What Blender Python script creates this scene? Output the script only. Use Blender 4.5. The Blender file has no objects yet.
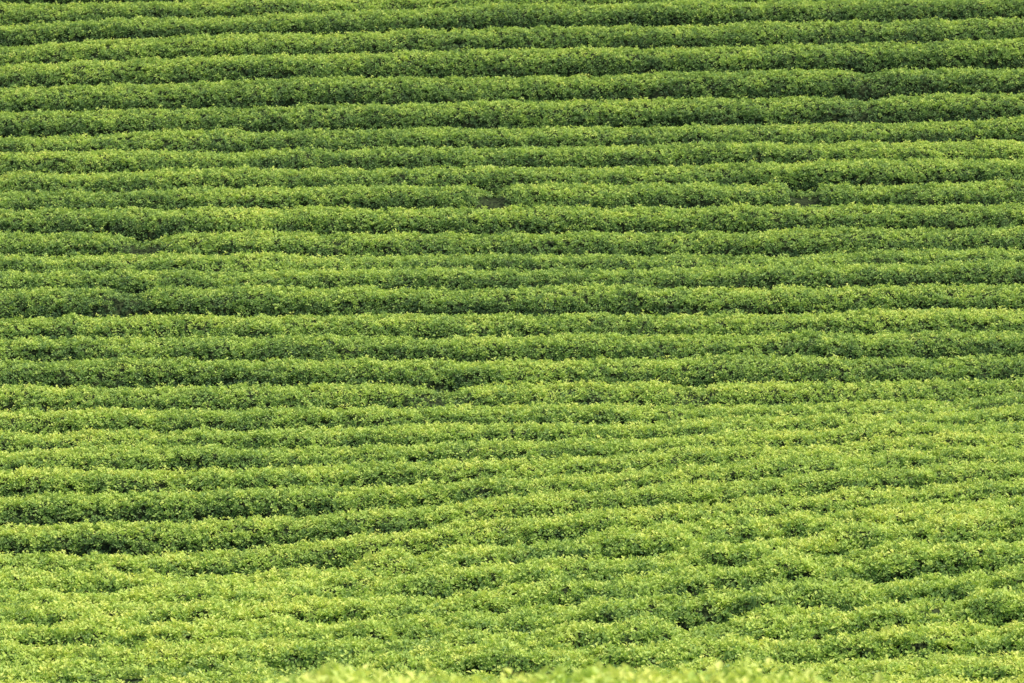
import bpy, math, numpy as np
rng = np.random.default_rng(7)
sc = bpy.context.scene

# ---------------------------------------------------------------- camera maths used to survey the hillside
FPX = 3889.0
PIT = math.radians(-3.0)
cp, sp = math.cos(PIT), math.sin(PIT)
def z_of(py, y):
    t = (341.5 - py) / FPX
    return y * (t * cp + sp) / (cp - t * sp)

# ---------------------------------------------------------------- noise
_tab = rng.random((256, 256))
def vnoise(x, y, seed=0):
    x = np.asarray(x, float) + seed * 17.31; y = np.asarray(y, float) + seed * 9.77
    xi = np.floor(x).astype(int); yi = np.floor(y).astype(int)
    fx = x - xi; fy = y - yi
    fx = fx * fx * (3 - 2 * fx); fy = fy * fy * (3 - 2 * fy)
    a = _tab[xi & 255, yi & 255]; b = _tab[(xi + 1) & 255, yi & 255]
    c = _tab[xi & 255, (yi + 1) & 255]; d = _tab[(xi + 1) & 255, (yi + 1) & 255]
    return (a * (1 - fx) + b * fx) * (1 - fy) + (c * (1 - fx) + d * fx) * fy * 1.0 - 0.5

# ---------------------------------------------------------------- rows (contour lines of the plantation)
far = [
 [-72,-78,-82,-86,-90],[-45,-50,-56,-60,-64],[-18,-22,-30,-34,-38],
 [8,2,-5,-9,-13],[28,18,9,4,1],[50,39,33,28,23],[70,60,55,49,45],[92,86,81,77,73],
 [117,111,106,103,100],[142,135,133,128,123],[157,155,152,148,144],[178,173,173,167,162],
 [196,192,191,188,185],[214,212,212,211,208],[238,237,239,236,231],[258,258,261,258,252],
 [276,275,274,271,266],[295,293,293,292,290],[323,321,320,318,314],[344,343,342,340,337],
 [368,366,364,363,360],[392,391,390,388,384],[416,412,412,406,400],[437,433,430,421,412],
 [454,452,446,436,426],[476,473,465,451,437],[501,495,485,467,451],[529,522,504,483,466],
 [557,552,526,501,485]]
near = [[579,575,550,522,502],[596,594,572,546,521],[612,610,594,571,545],[630,629,613,596,571],
 [650,650,635,620,598],[671,668,656,645,626],[694,690,680,671,657],[716,712,704,696,686],[742,738,732,726,716]]
rows = []
D0 = 61.0
nf = len(far)
for i, r in enumerate(far):                       # i=0 is farthest
    rows.append(dict(y0=D0 + 1.66 * (nf - 1 - i), py=r, w=0.71 if i < 22 else 0.63, H=0.72, fg=False))
for i, r in enumerate(near):
    rows.append(dict(y0=D0 - 1.62 * (i + 1), py=r, w=0.72, H=0.68, fg=True))
# rows between the field and the photographer (below the frame)
for y, py in [(44.3,775),(42.0,800),(39.5,820),(37,835),(34.5,845),(32,850),(29.5,850),(27,845),(24.8,825)]:
    rows.append(dict(y0=y, py=[py]*5, w=0.86, H=0.66, fg=True))
rows.append(dict(y0=19.0, py=[765, 706, 690, 702, 765], w=0.8, H=0.7, fg=True, close=True))
for k, r in enumerate(rows):
    r['k'] = k
    r['c'] = np.polyfit((np.array([0,256,512,768,1024]) - 512) / 512, r['py'], 4 if (r.get('close') or 26 <= k <= 31) else 3)
def base(r, x):
    """depth and crest height of the row axis at world x"""
    y = r['y0'] + 0.08 * vnoise(x / 3.1, 0.5, r['k'] + 3) * 2 + 0.3 * vnoise(x / 11, 0.2, 5)
    u = (x / r['y0'] * FPX) / 512
    uc = np.clip(u, -1.0, 1.0)
    py = np.polyval(r['c'], uc) + (u - uc) * (-6 if not r.get('close') else 30)
    return y, z_of(py, r['y0'])

# weak / missing bushes: (lateral fraction, half length m, strength)
gaps = {12: [(-0.04,0.4,.9),(0.57,0.35,1.1)], 14: [(-0.72,0.6,0.8),(-.35,.35,.5)], 7: [(0.7,0.5,0.4)],
        8: [(.68,.4,.4)], 21: [(-0.15,0.5,0.5),(0.35,.4,.4)], 17: [(-0.75,0.4,0.6)],
        33: [(0.38,0.5,0.5),(-0.2,0.5,0.5)], 34: [(-0.68,0.9,0.8),(-0.42,0.6,0.8)]}
def gapf(r, x):
    g = np.zeros_like(x)
    for (u, hl, s) in gaps.get(r['k'], []):
        x0 = u * 512 / FPX * r['y0']
        g = np.maximum(g, s * np.exp(-((x - x0) / hl) ** 4) * (1 + 0.8 * vnoise(x / .25, 2.2, r['k'])))
    n = vnoise(x / 1.1, 3.3, r['k'] + 40)
    return np.clip(np.maximum(g, np.clip((n - 0.44) * 5, 0, 0.25)), 0, 1.1)

for i, r in enumerate(rows):
    a = rows[max(i - 1, 0)]; b = rows[min(i + 1, len(rows) - 1)]
    za = float(z_of(a['py'][2], a['y0'])); zb = float(z_of(b['py'][2], b['y0']))
    r['slope'] = max(-0.2, min(0.6, (za - zb) / max(0.1, a['y0'] - b['y0'])))
rows[-1]['slope'] = 0.0

def surf(r, x, t):
    """hedge surface; t 0..1 from downhill foot to uphill foot"""
    y, zc = base(r, x)
    k = r['k']
    ca, sa = np.cos(np.pi * t), np.sin(np.pi * t)
    H = r['H']; w = r['w'] * (1 + 0.12 * vnoise(x / 1.7, 1.1, k + 11) + 0.10 * vnoise(x / .6, 1.1, k + 19))
    e = 0.74
    yo = -w * np.sign(ca) * np.abs(ca) ** e
    zo = H * np.abs(sa) ** e
    lump = 0.075 * vnoise(x / 0.8, t * 3.5, k + 21) + 0.075 * vnoise(x / 0.38, t * 5, k + 31) + 0.06 * vnoise(x / .17, t * 10, k + 51)
    if r['fg']: lump = lump * (1.9 if not r.get('close') else 1.2)
    low = (0.15 if r['fg'] else 0.08) * vnoise(x / 2.4, 0.7, k + 61)
    g = gapf(r, x)
    Y = y + yo + lump * (-ca) * 1.0
    Z = zc - H + zo + lump * sa + low * sa - g * 0.18 * sa + np.clip(r['slope'], 0, 1) * 0.7 * yo
    return x, Y, Z

# ---------------------------------------------------------------- materials
def newmat(name):
    m = bpy.data.materials.new(name); m.use_nodes = True
    nt = m.node_tree; nt.nodes.clear()
    return m, nt
leafm, nt = newmat("tea_leaf")
N = nt.nodes.new; L = nt.links.new
out = N("ShaderNodeOutputMaterial")
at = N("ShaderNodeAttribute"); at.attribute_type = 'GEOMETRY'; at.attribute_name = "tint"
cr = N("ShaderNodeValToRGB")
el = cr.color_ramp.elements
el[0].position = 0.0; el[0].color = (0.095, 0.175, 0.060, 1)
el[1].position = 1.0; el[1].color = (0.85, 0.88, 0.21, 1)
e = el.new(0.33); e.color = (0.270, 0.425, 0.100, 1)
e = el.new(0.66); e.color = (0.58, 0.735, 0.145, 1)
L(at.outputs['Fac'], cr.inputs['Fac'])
pb = N("ShaderNodeBsdfPrincipled"); pb.inputs['Roughness'].default_value = 0.55
pb.inputs['Specular IOR Level'].default_value = 0.3
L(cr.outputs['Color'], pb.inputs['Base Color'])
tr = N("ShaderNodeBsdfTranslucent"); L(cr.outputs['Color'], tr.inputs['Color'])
mx = N("ShaderNodeMixShader"); mx.inputs[0].default_value = 0.3
L(pb.outputs[0], mx.inputs[1]); L(tr.outputs[0], mx.inputs[2]); L(mx.outputs[0], out.inputs[0])

bodym, nt = newmat("hedge_twigs")
N = nt.nodes.new; L = nt.links.new
out = N("ShaderNodeOutputMaterial"); pb = N("ShaderNodeBsdfPrincipled"); pb.inputs['Roughness'].default_value = 0.9
pb.inputs['Specular IOR Level'].default_value = 0.05
geo = N("ShaderNodeNewGeometry"); no = N("ShaderNodeTexNoise"); no.inputs['Scale'].default_value = 14; no.inputs['Detail'].default_value = 6
L(geo.outputs['Position'], no.inputs['Vector'])
cr = N("ShaderNodeValToRGB"); el = cr.color_ramp.elements
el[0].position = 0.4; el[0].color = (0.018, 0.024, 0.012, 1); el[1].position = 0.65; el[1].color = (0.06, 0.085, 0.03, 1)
L(no.outputs['Fac'], cr.inputs['Fac']); L(cr.outputs[0], pb.inputs['Base Color']); L(pb.outputs[0], out.inputs[0])

soilm, nt = newmat("soil")
N = nt.nodes.new; L = nt.links.new
out = N("ShaderNodeOutputMaterial"); pb = N("ShaderNodeBsdfPrincipled"); pb.inputs['Roughness'].default_value = 0.95
geo = N("ShaderNodeNewGeometry"); no = N("ShaderNodeTexNoise"); no.inputs['Scale'].default_value = 1.5; no.inputs['Detail'].default_value = 8
L(geo.outputs['Position'], no.inputs['Vector'])
cr = N("ShaderNodeValToRGB"); el = cr.color_ramp.elements
el[0].position = 0.35; el[0].color = (0.03, 0.05, 0.012, 1); el[1].position = 0.7; el[1].color = (0.07, 0.06, 0.035, 1)
L(no.outputs['Fac'], cr.inputs['Fac']); L(cr.outputs[0], pb.inputs['Base Color'])
bp = N("ShaderNodeBump"); bp.inputs['Strength'].default_value = 0.6; bp.inputs['Distance'].default_value = 0.1
L(no.outputs['Fac'], bp.inputs['Height']); L(bp.outputs[0], pb.inputs['Normal']); L(pb.outputs[0], out.inputs[0])

# ---------------------------------------------------------------- tea shoot templates (small clusters of leaves)
coll = bpy.data.collections.new("tea_shoots")
NV = 16
for v in range(NV):
    verts, faces = [], []
    nl = int(rng.integers(5, 8))
    for j in range(nl):
        az = j * 2.4 + rng.random() * 0.8
        inc = math.radians(rng.uniform(25, 88))           # from vertical
        ln = rng.uniform(0.042, 0.074); wd = ln * rng.uniform(0.26, 0.33)
        h0 = rng.uniform(-0.03, 0.035); r0 = rng.uniform(0.0, 0.03)
        d = np.array([math.sin(inc)*math.cos(az), math.sin(inc)*math.sin(az), math.cos(inc)])
        s = np.array([-math.sin(az), math.cos(az), 0.0])
        nrm = np.cross(d, s)
        o = np.array([math.cos(az)*r0, math.sin(az)*r0, h0])
        b = len(verts)
        sgn = 1 if nrm[2] > 0 else -1
        fold = nrm * sgn * wd * 0.35
        P = [o, o+d*ln*0.5+s*wd+fold, o+d*ln + np.array([0, 0, -ln*0.12]), o+d*ln*0.5-s*wd+fold]
        verts += [tuple(p) for p in P]
        faces += [(b, b+1, b+2), (b, b+2, b+3)]
    me = bpy.data.meshes.new("tea_shoot"); me.from_pydata(verts, [], faces); me.materials.append(leafm)
    ob = bpy.data.objects.new("tea_shoot", me); coll.objects.link(ob)

# ---------------------------------------------------------------- geometry nodes: leaf the hedge
ng = bpy.data.node_groups.new("leafy_hedge", 'GeometryNodeTree')
ng.interface.new_socket("Geometry", in_out='INPUT', socket_type='NodeSocketGeometry')
ng.interface.new_socket("Geometry", in_out='OUTPUT', socket_type='NodeSocketGeometry')
G = ng.nodes.new
gi, go = G('NodeGroupInput'), G('NodeGroupOutput')
ci = G('GeometryNodeCollectionInfo'); ci.inputs['Collection'].default_value = coll
ci.inputs['Separate Children'].default_value = True; ci.inputs['Reset Children'].default_value = True
ip = G('GeometryNodeInstanceOnPoints'); ip.inputs['Pick Instance'].default_value = True
def attr(n, t):
    a = G('GeometryNodeInputNamedAttribute'); a.data_type = t; a.inputs['Name'].default_value = n
    return a.outputs['Attribute']
k = ng.links.new
k(gi.outputs[0], ip.inputs['Points']); k(ci.outputs[0], ip.inputs['Instance'])
k(attr("isleaf", 'BOOLEAN'), ip.inputs['Selection'])
k(attr("variant", 'INT'), ip.inputs['Instance Index'])
k(attr("rot", 'FLOAT_VECTOR'), ip.inputs['Rotation'])
k(attr("size", 'FLOAT'), ip.inputs['Scale'])
def rem(src, n):
    a = G('GeometryNodeRemoveAttribute'); a.inputs['Name'].default_value = n; k(src, a.inputs[0]); return a.outputs[0]
s_ = ip.outputs[0]
for nme in ("isleaf", "variant", "rot", "size"): s_ = rem(s_, nme)
rz = G('GeometryNodeRealizeInstances'); k(s_, rz.inputs[0])
jg = G('GeometryNodeJoinGeometry'); k(gi.outputs[0], jg.inputs[0]); k(rz.outputs[0], jg.inputs[0]); k(jg.outputs[0], go.inputs[0])

# ---------------------------------------------------------------- build hedges
total = 0
for r in rows:
    kk = r['k']; d = r['y0']
    xh = 0.1317 * d * 1.15 + 2.0
    if r.get('close'): xh = 4.0
    dx = 0.16
    nx = int(2 * xh / dx) + 1
    xs = np.linspace(-xh, xh, nx)
    ts = np.linspace(0.0, 1.0, 15)
    X, T = np.meshgrid(xs, ts, indexing='ij')
    px_, py_, pz_ = surf(r, X.ravel(), T.ravel())
    ins = 0.07
    py_ = py_ + ins * np.cos(np.pi * T.ravel()); pz_ = pz_ - ins * np.sin(np.pi * T.ravel())
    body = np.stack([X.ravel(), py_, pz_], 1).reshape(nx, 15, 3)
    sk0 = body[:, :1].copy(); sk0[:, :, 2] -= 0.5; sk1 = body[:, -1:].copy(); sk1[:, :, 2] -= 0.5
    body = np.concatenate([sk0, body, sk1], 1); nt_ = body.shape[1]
    body = body.reshape(-1, 3)
    ii, jj = np.meshgrid(np.arange(nx - 1), np.arange(nt_ - 1), indexing='ij')
    a = (ii * nt_ + jj).ravel()
    F = np.stack([a, a + nt_, a + nt_ + 1, a + 1], 1)
    caps = [list(range(nt_)), list(range((nx - 1) * nt_, nx * nt_))[::-1]]
    dens = 260 if not r['fg'] else (310 if d > 44.5 else 70)
    if r.get('close'): dens = 450
    arc = 2.2
    n = int(2 * xh * arc * dens)
    x = rng.uniform(-xh, xh, n)
    t = rng.random(n)
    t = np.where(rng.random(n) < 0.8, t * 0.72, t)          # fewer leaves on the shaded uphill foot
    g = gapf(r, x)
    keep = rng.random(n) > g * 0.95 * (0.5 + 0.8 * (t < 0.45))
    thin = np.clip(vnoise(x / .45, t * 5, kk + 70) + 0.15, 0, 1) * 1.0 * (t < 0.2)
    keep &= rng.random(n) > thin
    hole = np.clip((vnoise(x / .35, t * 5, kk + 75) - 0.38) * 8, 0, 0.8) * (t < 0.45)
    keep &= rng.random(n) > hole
    x, t, g, hole = x[keep], t[keep], g[keep], hole[keep]; n = len(x)
    p0 = np.stack(surf(r, x, t), 1)
    p1 = np.stack(surf(r, x + 0.04, t), 1); p2 = np.stack(surf(r, x, t + 0.012), 1)
    nm = np.cross(p1 - p0, p2 - p0); nm /= np.linalg.norm(nm, axis=1)[:, None] + 1e-9
    nm = np.where((nm[:, 2:3] < -0.3), -nm, nm)
    off = rng.normal(0, 0.022, n)
    stray = rng.random(n) < 0.08
    off = np.where(stray, np.abs(rng.normal(0.045, 0.03, n)), off)
    P = p0 + nm * off[:, None]
    dr = nm + np.array([0, 0, 0.5]) + rng.normal(0, 0.33, (n, 3)); dr /= np.linalg.norm(dr, axis=1)[:, None]
    th = np.arccos(np.clip(dr[:, 2], -1, 1)); ph = np.arctan2(dr[:, 1], dr[:, 0])
    rot = np.stack([np.zeros(n), th, ph], 1)
    size = rng.uniform(0.7, 1.15, n) * (1.0 if not r['fg'] else 1.12)
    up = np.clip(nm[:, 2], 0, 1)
    wn = vnoise(x / 5.0, r['y0'] / 4.0, 90) + 0.5 * vnoise(x / 1.3, r['y0'] / 1.5, 95)
    fine = vnoise(x / 0.4, t * 6, kk + 80) + 0.5 * vnoise(x / 0.15, t * 14, kk + 85)
    rowv = vnoise(kk * 1.7, 0.5, 99) * 0.1
    crest = np.clip(t / 0.42, 0, 1) ** 1.5                  # young flush on the plucking table, plus front-face shade put into the tint
    tint = 0.08 + 0.33 * crest + 0.20 * up ** 1.5 + 0.18 * wn + 0.24 * fine + rowv + rng.normal(0, 0.13, n) + 2.5 * np.clip(off, -0.03, 0.06)  # up-facing shoots tinted lighter too; part of the top-to-face shading is colour
    tint += 0.09 if r['fg'] else 0
    tint += (0.0 if r['fg'] else 0.05 - 0.10 * np.clip((d - 61) / 25, 0, 1))
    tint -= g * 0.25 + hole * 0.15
    tint = np.clip(tint, 0.0, 1.0)
    nb = len(body)
    V = np.concatenate([body, P])
    me = bpy.data.meshes.new("tea_hedge")
    me.vertices.add(len(V)); me.vertices.foreach_set("co", V.astype(np.float32).ravel())
    nq = len(F); cl = sum(len(c) for c in caps)
    loops = np.concatenate([F.ravel(), np.array(sum(caps, []))]).astype(np.int32)
    starts = np.concatenate([np.arange(nq) * 4, [nq * 4, nq * 4 + len(caps[0])]]).astype(np.int32)
    me.loops.add(len(loops)); me.loops.foreach_set("vertex_index", loops)
    me.polygons.add(nq + 2); me.polygons.foreach_set("loop_start", starts)
    me.update(calc_edges=True)
    def put(name, typ, arr, key='value'):
        at = me.attributes.new(name, typ, 'POINT')
        at.data.foreach_set(key, arr)
    z1 = np.zeros(nb)
    put("isleaf", 'BOOLEAN', np.concatenate([z1, np.ones(n)]).astype(bool))
    put("variant", 'INT', np.concatenate([z1, rng.integers(0, NV, n)]).astype(np.int32))
    put("rot", 'FLOAT_VECTOR', np.concatenate([np.zeros((nb, 3)), rot]).astype(np.float32).ravel(), 'vector')
    put("size", 'FLOAT', np.concatenate([z1, size]).astype(np.float32))
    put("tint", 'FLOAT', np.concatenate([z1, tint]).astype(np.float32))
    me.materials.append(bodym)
    ob = bpy.data.objects.new("tea_hedge", me); sc.collection.objects.link(ob)
    md = ob.modifiers.new("leaves", 'NODES'); md.node_group = ng
    total += n
print("shoots", total)

# ---------------------------------------------------------------- ground sheet
gx = np.concatenate([[-900, -300, -120, -50], np.linspace(-24, 24, 49), [50, 120, 300, 900]])
lines = []
top = rows[0]
yt, zt = base(top, np.clip(gx, -20, 20)); zt = zt - 0.64
for dy, dz in [(1200, 60), (400, 52), (150, 36), (60, 21), (25, 10.5), (8, 3.6)]:
    lines.append((yt + dy, zt + dz))
for r in rows:
    y, z = base(r, np.clip(gx, -0.17 * r['y0'], 0.17 * r['y0']))
    lines.append((y, z - r['H']))
yb, zb = lines[-1]
lines[-1] = (yb, np.full_like(zb, z_of(700, 19.0) - 0.75))
lines += [(np.full_like(gx, 10.0), np.full_like(gx, -2.2)), (np.full_like(gx, 0.0), np.full_like(gx, -1.65)),
          (np.full_like(gx, -20.0), np.full_like(gx, -1.5)), (np.full_like(gx, -600.0), np.full_like(gx, -1.5))]
V = []; 
for (y, z) in lines:
    for a in range(len(gx)): V.append((float(gx[a]), float(y[a]), float(z[a])))
m = len(gx); F = []
for i in range(len(lines) - 1):
    for j in range(m - 1):
        F.append((i*m+j, (i+1)*m+j, (i+1)*m+j+1, i*m+j+1))
me = bpy.data.meshes.new("hillside_ground"); me.from_pydata(V, [], F); me.materials.append(soilm)
go_ = bpy.data.objects.new("hillside_ground", me); sc.collection.objects.link(go_)

# ---------------------------------------------------------------- light
w = bpy.data.worlds.new("World"); sc.world = w; w.use_nodes = True
nt = w.node_tree; bg = nt.nodes['Background']; bg.inputs['Strength'].default_value = 0.15
sky = nt.nodes.new('ShaderNodeTexSky'); sky.sky_type = 'NISHITA'; sky.sun_disc = False
EL, AZ = math.radians(64), math.radians(95)     # azimuth measured from +Y towards +X
sky.sun_elevation = EL; sky.sun_rotation = AZ
nt.links.new(sky.outputs[0], bg.inputs[0])
sl = bpy.data.lights.new("sun", 'SUN'); sl.energy = 4.8; sl.angle = math.radians(10); sl.color = (1, 0.94, 0.84)
so = bpy.data.objects.new("sun", sl); sc.collection.objects.link(so)
from mathutils import Vector
dv = Vector((math.sin(AZ)*math.cos(EL), math.cos(AZ)*math.cos(EL), math.sin(EL)))
so.rotation_euler = dv.to_track_quat('Z', 'Y').to_euler()

# ---------------------------------------------------------------- camera
cam = bpy.data.cameras.new("camera"); cam.sensor_width = 36; cam.lens = 36 * FPX / 1024
cam.clip_end = 3000; cam.dof.use_dof = True; cam.dof.focus_distance = 74; cam.dof.aperture_fstop = 5.6
co = bpy.data.objects.new("camera", cam); sc.collection.objects.link(co)
co.rotation_euler = (math.pi/2 + PIT, 0, 0); sc.camera = co
sc.view_settings.view_transform = 'Standard'; sc.view_settings.look = 'None'; sc.view_settings.exposure = 0
